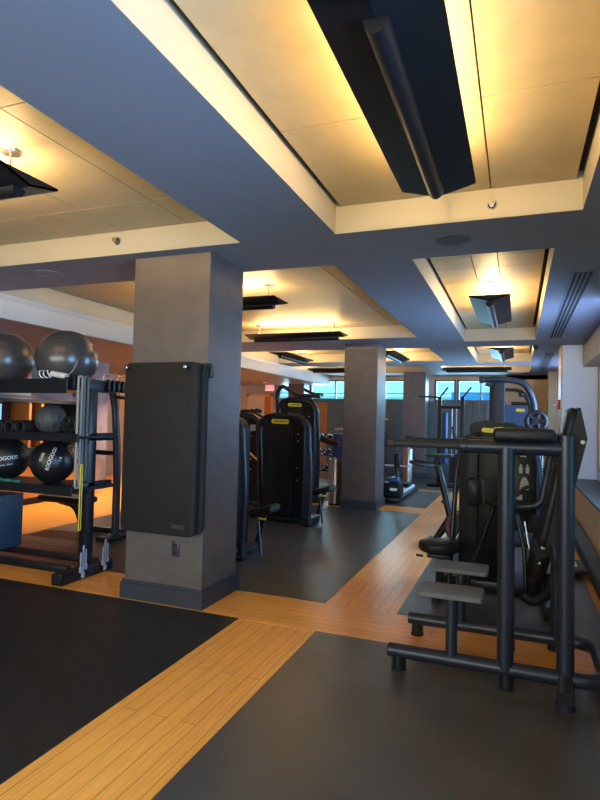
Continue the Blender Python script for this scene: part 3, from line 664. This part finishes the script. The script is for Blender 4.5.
MB().tube(fillet([(-.42, .1, 1.1), (-.44, -.02, 1.98), (-.32, -.05, 2.12), (-.05, .0, 1.93), (.42, .0, 1.92)], .12), .038, 14).build('overhead_arm', 'metal', md)
MB().tube(fillet([(.0, .25, 2.06), (.18, .22, 1.98), (.40, .2, 1.95)], .06), .026, 12).build('overhead_arm', 'metal', md)
MB().tube([(.42, .05, 1.15), (.62, .05, 1.08), (.78, .05, 1.06)], .05, 14).build('roller_arm', 'grip', md)

# far right machine, blue window light put into its cover colour
O = (0, 9.75, 0)
bm_ = thing('blue_lit_machine', 'weight machine with a back cover painted blue-lit and small yellow badge near the window pier', 'exercise machine', O)
MB(O).rprism([(-.24, .08), (.21, .08), (.21, 1.70), (.15, 1.79), (-.24, 1.81)], 'y', 9.75, 10.1, rad=.04, ch=.012).build('back_cover', 'bluec', bm_)
bd = MB(O).rprism([(-.03, 1.70), (.11, 1.695), (.11, 1.745), (-.03, 1.75)], 'y', 9.742, 9.752, rad=.022).build('badge', 'yellow', bm_)
MB(O).box(-.28, .26, 9.7, 10.2, .006, .09, bev=.01).build('plinth', 'metald', bm_)
MB(O).tube(fillet([(-.1, 9.76, 1.83), (.2, 9.76, 1.83), (.27, 9.76, 1.6), (.28, 9.76, .05)], .15), .028, 12).build('side_tube', 'metald', bm_)
t = thing('fire_alarm_pull', 'small red alarm box on the edge of the pale window pier', 'alarm', (.655, 10.35, 1.85))
MB().box(-.05, 0, -.05, .05, -.09, .07, bev=.006).build('box', 'red', t); MB().box(-.11, -.05, -.02, .02, -.03, .0, bev=.004).build('handle', 'bulbwhite', t)

# ------------------------------------------------------------------ exercise bike
O = (-.75, 7.0, 0)
bk = thing('exercise_bike', 'black indoor bike with a dark red flywheel in the aisle behind the leg machine', 'exercise bike', O)
MB(O).tube([(-.96, 7.0, 1.00), (-.88, 7.0, .95), (-.74, 7.0, .40), (-.70, 7.0, .28)], .04, 14, radii=[.028, .04, .05, .055]).build('front_strut', 'metald', bk)
MB(O).tube([(-.72, 7.0, .35), (-.52, 7.0, .30), (-.42, 7.0, .85)], .035, 12).build('rear_strut', 'metald', bk)
fw = MB(O); fw.torus((-.60, 6.94, .27), (0, 1, 0), .17, .03, 36, 12); fwo = fw.build('flywheel', 'wine', bk)
MB(O).cyl((-.60, 6.93, .27), (-.60, 6.96, .27), .15, n=32).build('wheel_disc', 'black', fwo)
MB(O).cyl((-.60, 6.915, .27), (-.60, 6.93, .27), .05).build('crank_hub', 'cover2', bk)
MB(O).tube([(-.60, 6.9, .27), (-.66, 6.9, .13)], .014).build('crank', 'steel', bk)
MB(O).box(-.72, -.60, 6.82, 6.91, .11, .14, bev=.006).build('pedal', 'black', bk)
b = MB(O); b.tube([(-1.0, 6.75, .05), (-1.0, 7.25, .05)], .035, 12); b.tube([(-.36, 6.75, .05), (-.36, 7.25, .05)], .035, 12); b.tube([(-1.0, 7, .06), (-.36, 7, .06)], .04, 12); b.tube([(-.74, 7, .35), (-.92, 7, .07)], .035, 12, radii=[.05, .035]); b.build('base_frame', 'metald', bk)
for x in (-1.0, -.36):
    for y in (6.76, 7.24): MB(O).cyl((x, y, .006), (x, y, .04), .03).build('foot', 'black', bk)
hb = MB(O).tube(fillet([(-1.20, 6.83, 1.02), (-1.08, 6.82, .99), (-.95, 6.9, .98), (-.95, 7.1, .98), (-1.08, 7.18, .99), (-1.20, 7.17, 1.02)], .05), .022, 10).build('handlebar', 'grip', bk)
MB(O).box(-1.02, -.72, 6.86, 7.14, 1.08, 1.115, bev=.012).build('console', 'cover2', bk)
MB(O).tube([(-.93, 7.0, .97), (-.88, 7.0, 1.09)], .025).build('console_stem', 'metald', bk)
MB(O).box(-.54, -.30, 6.9, 7.1, .85, .92, bev=.03, seg=4).build('saddle', 'vinyl', bk)
MB(O).tube([(-.78, 6.98, .52), (-.835, 6.95, .56)], .016).build('resistance_knob', 'black', bk)

# low rower beside column B
O = (-2.1, 11.2, 0)
rw = thing('low_rower', 'low black rowing machine with a pale pull bar beside the second column', 'exercise machine', O)
MB(O).box(-2.45, -1.985, 10.3, 12.4, .02, .10, bev=.012).build('base', 'metald', rw)
MB(O).box(-2.36, -2.06, 11.1, 12.35, .10, .145, bev=.01).build('slide_rail', 'bulbwhite', rw)
MB(O).box(-2.35, -2.0, 10.36, 10.75, .10, .36, bev=.03, seg=3).build('flywheel_housing', 'cover', rw)
MB(O).box(-2.25, -2.05, 10.45, 10.68, .36, .45, bev=.03, seg=3).build('housing_cap', 'bluec', rw)
MB(O).box(-2.18, -2.05, 10.355, 10.362, .22, .27).build('badge', 'white', rw, smooth=False)
MB(O).tube([(-2.1, 10.6, .43), (-2.13, 10.65, .85)], .03, 12).build('mast', 'metald', rw)
MB(O).tube([(-2.35, 10.65, .66), (-1.82, 10.65, .66)], .014, 12).build('pull_bar', 'bulbwhite', rw)
MB(O).box(-2.16, -2.06, 10.6, 10.7, .6, .9, bev=.015).build('console', 'black', rw)
MB(O).box(-2.28, -2.06, 11.6, 11.95, .145, .23, bev=.03, seg=3).build('seat', 'vinyl', rw)

# bins
def bin_(loc, label, r, h):
    t = thing('trash_bin', label, 'trash bin', loc, group='brushed steel cylinder bins')
    MB().lathe([(0, 0), (r, 0), (r, h-.02), (r-.008, h), (r-.02, h), (r-.03, h-.03), (0, h-.03)], n=36).build('body', 'steel', t)
    MB().cyl((0, 0, .0), (0, 0, .025), r+.004, n=36).build('base_ring', 'black', t)
    MB().tube([(0, -.02, h-.03), (0, -.02, h+.03)], .03, 12, radii=[.03, .018]).build('liner_tip', 'white', t); return t
bin_((-3.0, 9.6, .006), 'brushed steel cylinder bin standing at the left face of the second column', .115, .80)
bin_((-2.45, 13.7, .006), 'brushed steel cylinder bin far back behind the low rower', .115, .84)

# pull-up rig
O = (-1.45, 13.5, 0)
rg = thing('pull_up_rig', 'black pull-up rig with two uprights and slanted top handles before the far windows', 'exercise machine', O)
for x in (-1.70, -1.19):
    MB(O).box(x-.04, x+.04, 13.46, 13.54, 0.006, 2.10, bev=.006).build('upright', 'metald', rg)
MB(O).tube([(-1.72, 13.5, 1.85), (-1.15, 13.5, 1.85)], .035, 12).build('cross_bar', 'metald', rg)
for x in (-1.70, -1.19): MB(O).tube([(x, 13.5, 2.08), (x+.20, 13.3, 2.30)], .02, 10).build('slant_handle', 'grip', rg)
MB(O).tube([(-2.2, 13.5, 2.10), (-1.7, 13.5, 2.08)], .022, 10).build('side_handle', 'grip', rg)
MB(O).cyl((-1.56, 13.42, .55), (-1.56, 13.42, 1.72), .06, n=20, ch=.01).build('boxing_tube', 'bluec', rg)
for x in (-1.42, -1.32): MB(O).cyl((x, 13.5, .1), (x, 13.5, 1.83), .012).build('guide_rod', 'steel', rg)
b = MB(O)
for k in range(12): b.box(-1.46, -1.27, 13.42, 13.58, .12+.055*k, .165+.055*k, bev=.004, seg=1)
b.build('weight_stack', 'black', rg)
MB(O).tube([(-1.40, 13.48, 1.4), (-1.3, 13.4, 1.1), (-1.42, 13.4, .95)], .03, 10).build('carriage', 'grip', rg)
MB(O).box(-1.95, -1.0, 13.35, 13.95, .006, .07, bev=.008).build('base', 'metald', rg)
for z, xx in ((.98, -1.85), (1.02, -1.1)): MB(O).tube([(xx, 13.45, z), (xx+.25, 13.45, z)], .03, 10).build('peg', 'black', rg)
# cable station to the left of column C (between columns)
O = (-3.15, 13.2, 0)
cs = thing('cable_station', 'black cable station with a yellow tag between the second and third columns', 'exercise machine', O)
for x in (-3.25, -2.95): MB(O).box(x-.035, x+.035, 13.16, 13.24, .006, 2.0, bev=.006).build('upright', 'metald', cs)
MB(O).tube([(-3.27, 13.2, 1.96), (-2.93, 13.2, 1.96)], .03).build('cross_bar', 'metald', cs)
b = MB(O)
for k in range(14): b.box(-3.2, -3.0, 13.14, 13.26, .12+.05*k, .16+.05*k, bev=.004, seg=1)
b.build('weight_stack', 'black', cs)
MB(O).box(-2.98, -2.85, 13.13, 13.15, 1.52, 1.56).build('tag_plate', 'yellow', cs, smooth=False)
MB(O).torus((-2.95, 13.05, 1.1), (0, 1, 0), .13, .02).build('hand_ring', 'grip', cs)
MB(O).box(-3.35, -2.85, 13.0, 13.5, .006, .07, bev=.008).build('base', 'metald', cs)

# dumbbell rack
O = (-4.05, 12.2, 0)
dk = thing('dumbbell_rack', 'black three-tier dumbbell rack far behind the weight machines', 'rack', O)
for x in (-4.55, -3.5):
    MB(O).prism([(11.95, .006), (12.45, .006), (12.45, 1.25), (12.38, 1.25)], 'x', x-.03, x+.03).build('side_frame', 'metald', dk, smooth=False)
SH = ((.38, 12.06), (.72, 12.16), (1.06, 12.27))
for z, y in SH: MB(O).box(-4.55, -3.5, y-.12, y+.14, z-.03, z, bev=.006).build('shelf', 'metald', dk)
n = 0; tiers = ('bottom', 'middle', 'top'); ordn = ('first', 'second', 'third', 'fourth', 'fifth')
db0 = None
for ti, (z, y) in enumerate(SH):
    for k in range(5):
        lab = 'dark round dumbbell, %s from the left on the %s tier of the far rack' % (ordn[k], tiers[ti])
        loc = (-4.42+.2*k, y, z)
        if db0 is None:
            db0 = thing('dumbbell', lab, 'dumbbell', loc, group='dumbbells on the far rack')
            MB().cyl((0, -.06, .055), (0, .06, .055), .016, n=10).build('handle', 'chrome', db0)
            for s in (-1, 1):
                h_ = MB().cyl((0, s*.055, .058), (0, s*.13, .058), .058, n=18, ch=.008).build('head', 'black', db0)
                MB().cyl((0, s*.129, .058), (0, s*.132, .058), .03, n=14).build('face_plate', 'cream', h_)
        else: dup(db0, loc, label=lab)
# blue padded machine near dumbbells
O = (-3.3, 11.0, 0)
bp = thing('blue_pad_bench', 'upright bench with dark blue padding just left of the second column', 'exercise bench', O)
MB(O).box(-3.52, -3.12, 11.0, 11.1, .62, 1.22, bev=.04, seg=4).build('back_pad', 'bluepad', bp)
MB(O).box(-3.5, -3.14, 10.7, 11.02, .50, .59, bev=.03, seg=4).build('seat', 'bluepad', bp)
MB(O).tube([(-3.32, 11.12, .05), (-3.32, 11.14, 1.1)], .035).build('post', 'metald', bp)
MB(O).tube([(-3.32, 10.85, .05), (-3.32, 10.86, .5)], .035).build('post', 'metald', bp)
MB(O).tube([(-3.46, 11.0, 1.30), (-3.18, 11.0, 1.32)], .03).build('head_roll', 'cream', bp)
MB(O).tube([(-3.32, 10.6, .04), (-3.32, 11.4, .04)], .035).build('base_frame', 'metald', bp)

# ------------------------------------------------------------------ BALL RACK (left)
O = (-4.45, 4.2, 0)
rk = thing('storage_rack', 'black steel storage rack on the wood strip at left holding exercise balls', 'rack', O)
for i, (z0, z1, y0, y1, x1) in enumerate(((1.705, 1.735, 3.90, 4.5, -3.70), (1.275, 1.30, 3.95, 4.45, -3.60), (.805, .835, 3.92, 4.48, -3.62))):
    s = MB(O).box(-5.45, x1, y0, y1, z0, z1, bev=.003, seg=1).build('shelf', 'metald', rk, smooth=False)
    MB(O).box(-5.45, x1, y0-.012, y0, z0-.03, z1+(.07 if i == 0 else .02), bev=.003, seg=1).build('shelf_lip', 'metald', s, smooth=False)
for x in (-3.70, -5.4):
    MB(O).box(x-.04, x+.04, 4.15, 4.25, .05, 1.73, bev=.006).build('upright', 'metald', rk)
    ft = MB(O).box(x-.05, x+.05, 3.86, 4.52, .006, .11, bev=.008).build('foot_beam', 'metald', rk)
    MB(O).box(x-.052, x+.052, 3.852, 3.862, .012, .104, bev=.003).build('end_cap', 'black', ft)
for y in (4.02, 4.38): MB(O).box(-5.4, -3.72, y-.03, y+.03, .075, .135, bev=.005).build('bottom_rail', 'metald', rk)
pr_ = MB(O).box(-3.725, -3.69, 3.89, 4.72, 1.715, 1.82, bev=.004).build('band_rail', 'metald', rk)
for y in (3.95, 4.02, 4.09, 4.40, 4.47, 4.54, 4.61, 4.67):
    MB(O).box(-3.685, -3.655, y-.016, y+.016, 1.715, 1.83, bev=.005).build('band_peg', 'black', pr_)
b = MB(O)
for y0, y1 in ((4.36, 4.50), (4.56, 4.70)): b.tube(fillet([(-3.70, y0, 1.82), (-3.70, y0, 1.875), (-3.70, y1, 1.875), (-3.70, y1, 1.82)], .012, 3), .006, 8)
b.build('wire_hook', 'steel', rk)
for x, z in ((-3.70, 1.29), (-3.70, .84)):
    MB(O).box(-3.72, -3.66, 3.98, 4.48, z-.04, z+.03, bev=.004).build('shelf_bracket', 'metald', rk)
def stab(loc, r, label):
    t = thing('stability_ball', label, 'exercise ball', loc, group='big silver grey balls on the rack')
    bl = MB().sphere((0, 0, r*.99), r, (1.02, 1.02, .985), 56, 36)
    for v in bl.bm.verts:
        if v.co.z < .012: v.co.z = 0.0+max(v.co.z, 0)*.5
    bo = bl.build('ball', 'ball', t, ang=180)
    b = MB()
    for zz in (-.55, -.45, .45, .55): b.torus((0, 0, r*.99+zz*r*.985), (0, 0, 1), r*1.02*math.sqrt(1-zz*zz), .0022, 56, 6)
    b.build('rib', 'ball', bo)
    MB().cyl((r*.5, -r*.86, r*1.15), (r*.505, -r*.885, r*1.155), .012).build('valve_plug', 'slam', bo)
stab((-4.0, 4.2, 1.735), .278, 'big silver grey exercise ball on the right end of the rack top shelf')
stab((-4.81, 4.2, 1.735), .282, 'big silver grey exercise ball cut by the left picture edge on the rack top shelf')
def roll(x, label):
    t = thing('foam_roller', label, 'foam roller', (x, 4.18, 1.30), group='black hollow foam rollers on the middle shelf')
    b = MB(); n = 28; R, r0 = .062, .043; z = R
    prof = [(R-.006, -.2), (R, -.194), (R, .194), (R-.006, .2), (r0, .2), (r0, -.2)]
    rings = [[Vector((q[0]*math.cos(2*PI*k/n), q[1], z+q[0]*math.sin(2*PI*k/n))) for k in range(n)] for q in prof]
    b.ring_skin(rings, closed=True).build('tube', 'foam', t)
    MB().torus((0, -.2, z), (0, 1, 0), (R+r0)/2, .007, 28, 8).build('end_rim', 'cover2', t)
for x, l in ((-4.60, 'black hollow foam roller cut by the left picture edge on the middle shelf'), (-4.465, 'black hollow foam roller, second in from the left edge on the middle shelf'), (-4.33, 'black hollow foam roller nearest the textured slam ball on the middle shelf')): roll(x, l)
t = thing('slam_ball', 'dark textured slam ball on the middle shelf beside the foam rollers', 'exercise ball', (-4.11, 4.14, 1.30))
sb = MB().sphere((0, 0, .138), .14, (1, 1, 1), 60, 36)
for v in sb.bm.verts:
    d = v.co-Vector((0, 0, .138)); a = math.atan2(d.y, d.x); f = 1+.018*(1 if math.sin(a*14+d.z*18) > 0 else -1)*(1 if abs(d.z) < .11 else 0); v.co = Vector((0, 0, .138))+d*f
    if v.co.z < 0: v.co.z = 0
sb.build('ball', 'slam', t, ang=25)
t = thing('ab_wheel', 'small black roller wheel with side handle on the middle shelf by the rack post', 'ab wheel', (-3.87, 4.12, 1.30))
w_ = MB(); w_.torus((0, 0, .09), (0, 1, 0), .072, .018, 32, 10); w_.cyl((0, -.012, .09), (0, .012, .09), .03)
for k in range(5):
    a = 2*PI*k/5+.3; w_.tube([(0, 0, .09), (.07*math.cos(a), 0, .09+.07*math.sin(a))], .012, 8)
w_.build('wheel', 'black', t); MB().cyl((0, -.11, .09), (0, .11, .09), .012).build('axle', 'steel', t)
for s in (-1, 1): MB().cyl((0, s*.04, .09), (0, s*.13, .09), .017, ch=.004).build('grip', 'grip', t)
# medicine balls
def med(loc, r, label, rows, num):
    t = thing('medicine_ball', label, 'medicine ball', loc, group='black leather medicine balls on the lower shelf')
    z = r*.985
    bl = MB().sphere((0, 0, z), r, (1, 1, 1), 48, 32)
    for v in bl.bm.verts: v.co.z = max(v.co.z, 0)
    bo = bl.build('ball', 'leather', t, ang=180)
    b = MB()
    for ax in ((1, .3, .2), (-.4, 1, .5), (.2, -.5, 1)): b.torus((0, 0, z), ax, r*1.001, .003, 56, 6)
    b.build('seam', 'black', bo)
    d0 = Vector((.70, -.70, 0)).normalized() if False else Vector((.62, -.76, .18)).normalized()
    e1 = Vector((0, 0, 1)).cross(d0).normalized(); e2 = d0.cross(e1)
    def wrap(u, v, tilt):
        U = u*math.cos(tilt)-v*math.sin(tilt); V = u*math.sin(tilt)+v*math.cos(tilt)
        d = (d0 + e1*(U/r) + e2*(V/r)).normalized(); return Vector((0, 0, z)) + d*r*1.004
    for txt, sz, ou, ov, tilt in rows:
        text_mesh(txt, sz, lambda x, y: wrap(x+ou, y+ov, tilt), 'lettering', M['white'], bo)
    if num:
        b = MB(); nn = 8; cells = [[wrap(-.045+.09*i/nn, .072+.035*j/2, math.radians(72)) for j in range(3)] for i in range(nn+1)]
        vs = [[b.bm.verts.new(p) for p in c] for c in cells]
        for i in range(nn):
            for j in range(2): b.bm.faces.new((vs[i][j], vs[i+1][j], vs[i+1][j+1], vs[i][j+1]))
        b.build('logo_patch', 'cream', bo)
med((-4.13, 4.2, .835), .203, 'black leather medicine ball printed 14 on the lower shelf by the rack post',
    [('BOOGOOD', .05, .015, .0, math.radians(72)), ('14', .05, .03, -.085, math.radians(72))], True)
med((-4.72, 4.2, .835), .21, 'black leather medicine ball cut by the left picture edge on the lower shelf',
    [('BOOGOOD', .05, .02, -.03, math.radians(8)), ('WALL BALL', .03, .02, -.1, math.radians(8))], False)
# bands lying on shelf
def lay(name, lab, pts, m, r=(.035, .006)):
    o0 = pts[0]; o = MB(o0).tube(fillet(pts, .05), .02, 10, radii=None).build(name, m); tag(o, lab, 'resistance band', 'loose bands lying on the lower shelf')
lay('loose_band', 'dark green resistance band bunched at the front of the lower shelf', [(-4.55, 3.99, .857), (-4.46, 3.97, .857), (-4.42, 4.0, .857), (-4.35, 3.96, .857), (-4.28, 3.98, .857)], 'green')
lay('loose_band', 'purple resistance band bunched by the green one on the lower shelf', [(-4.68, 3.97, .857), (-4.62, 3.96, .857), (-4.575, 3.98, .857)], 'purple')
# items on top shelf
t = thing('mini_band_roll', 'small rolled pack in black and white print before the right exercise ball', 'rolled pack', (-3.96, 3.945, 1.735))
MB().cyl((-.09, 0, .04), (.07, 0, .04), .04, n=20, ch=.004).build('lower_roll', 'black', t)
pe = MB().cyl((-.10, -.004, .112), (.03, -.008, .116), .034, n=20, ch=.004).build('printed_roll', 'black', t)
for k in range(5): MB().torus((-.085+.024*k, -.005, .1125+.0006*k), (1, .5*(-1)**k, .5), .035, .0065, 20, 6).build('white_stripe', 'white', pe)
t = thing('hand_pump', 'silver hand pump tube with a thin cable lying beside the rolled pack', 'hand pump', (-3.80, 3.94, 1.735))
MB().cyl((-.07, .0, .035), (.06, .0, .035), .034, n=16).build('lower_tube', 'cover2', t)
MB().cyl((-.12, -.005, .118), (.06, -.005, .092), .027, n=20, ch=.003).build('tube', 'bulbwhite', t)
MB().tube(fillet([(.05, -.01, .09), (.12, .0, .14), (.17, .0, .24)], .06), .004, 6).build('cable', 'gband', t)
# hanging bands
def hang(name, lab, y, x, z0, z1, m, wd=.02, th=.011):
    o0 = (x, y, z0)
    pts = fillet([(x, y-wd, z0), (x, y-wd, z1), (x, y+wd, z1), (x, y+wd, z0)], wd, 8)
    pts2 = pts + fillet([(x, y+wd, z0), (x, y+wd, z0+.03), (x, y-wd, z0+.03), (x, y-wd, z0)], wd, 6)[1:-1]
    o = MB(o0).tube(pts2, th, 10, closed=True).build(name, m); tag(o, lab, 'resistance band', 'long bands hanging from the rack rail')
hang('resistance_band', 'pale grey resistance band hanging leftmost from the rack rail', 3.985, -3.635, 1.80, .84, 'gband', .022, .011)
hang('resistance_band', 'slate resistance band hanging beside the pale grey one', 4.06, -3.635, 1.80, .90, 'dband', .024, .014)
hang('resistance_band', 'thin yellow resistance band hanging lowest in front of the rack post', 4.0, -3.60, 1.02, .47, 'yband', .012, .005)
def strap(y, lab):
    t = thing('strap_clip', lab, 'strap', (-3.63, y, .10), group='pale straps clipped low on the rack foot')
    for dy, z0, z1 in ((-.03, .0, .16), (0, -.05, .22), (.03, .02, .18)):
        MB().box(.0, .012, dy-.008, dy+.008, z0, z1, bev=.003).build('strap_tail', 'strapgrey', t)
        MB().box(-.004, .018, dy-.012, dy+.012, z0-.02, z0+.03, bev=.003).build('buckle', 'strapgrey', t)
strap(4.09, 'nearer bunch of pale straps hanging on the rack foot by the yellow band'); strap(4.38, 'farther bunch of pale straps hanging on the rack foot towards the column')
# plyo box
t = thing('plyo_box', 'dark navy padded plyo box resting on the bottom rails of the rack', 'plyo box', (-5.05, 4.2, .135))
MB().box(-.3, .3, -.29, .26, .0, .535, bev=.012, seg=2).build('box', 'navy', t)
MB().torus((.30, 0, .45), (1, 0, 0), .02, .004).build('grommet', 'black', t)

# preacher bench behind the rack
O = (-5.1, 5.7, 0)
pb = thing('preacher_bench', 'low black bench with a swept seat post on the dark mat behind the rack', 'exercise bench', O)
MB(O).box(-5.78, -5.05, 5.62, 5.94, .36, .44, bev=.034, seg=4).build('seat', 'vinyl', pb)
MB(O).tube(fillet([(-5.55, 5.8, .37), (-5.30, 5.8, .33), (-5.20, 5.8, .18), (-5.17, 5.8, .02)], .15, 6), .05, 14, radii=None).build('seat_post', 'cover2', pb)
MB(O).tube(fillet([(-5.2, 5.8, .05), (-4.5, 5.8, .05)], .05), .04, 12).build('base_frame', 'metald', pb)
MB(O).tube(fillet([(-4.64, 5.6, 1.85), (-4.56, 5.6, 1.6), (-4.50, 5.6, .9), (-4.50, 5.6, .02)], .4, 8), .045, 14).build('frame_tube', 'metal', pb)
MB(O).tube([(-4.95, 5.6, 1.03), (-4.5, 5.6, 1.03)], .03, 12).build('cross_tube', 'metald', pb)
MB(O).box(-4.62, -4.42, 5.4, 6.0, .006, .06, bev=.01).build('base_foot', 'metald', pb)
MB(O).tube([(-4.62, 5.6, 1.72), (-4.22, 5.5, 1.68)], .02, 10).build('bar', 'metald', pb)
MB(O).cyl((-4.26, 5.5, 1.68), (-4.18, 5.48, 1.68), .075, n=24, ch=.01).build('knob', 'black', pb)
# low item near heater
t = thing('foot_bar', 'small black foot platform with a pale insert by the window cabinet', 'foot platform', (.52, 6.4, .006))
MB().box(-.10, .13, -.25, .25, .05, .085, bev=.01).build('plate', 'black', t); MB().box(-.05, .05, -.1, .1, .085, .095, bev=.003).build('insert', 'bulbwhite', t)
for y in (-.2, .2): MB().cyl((0, y, 0), (0, y, .06), .03).build('foot', 'black', t)
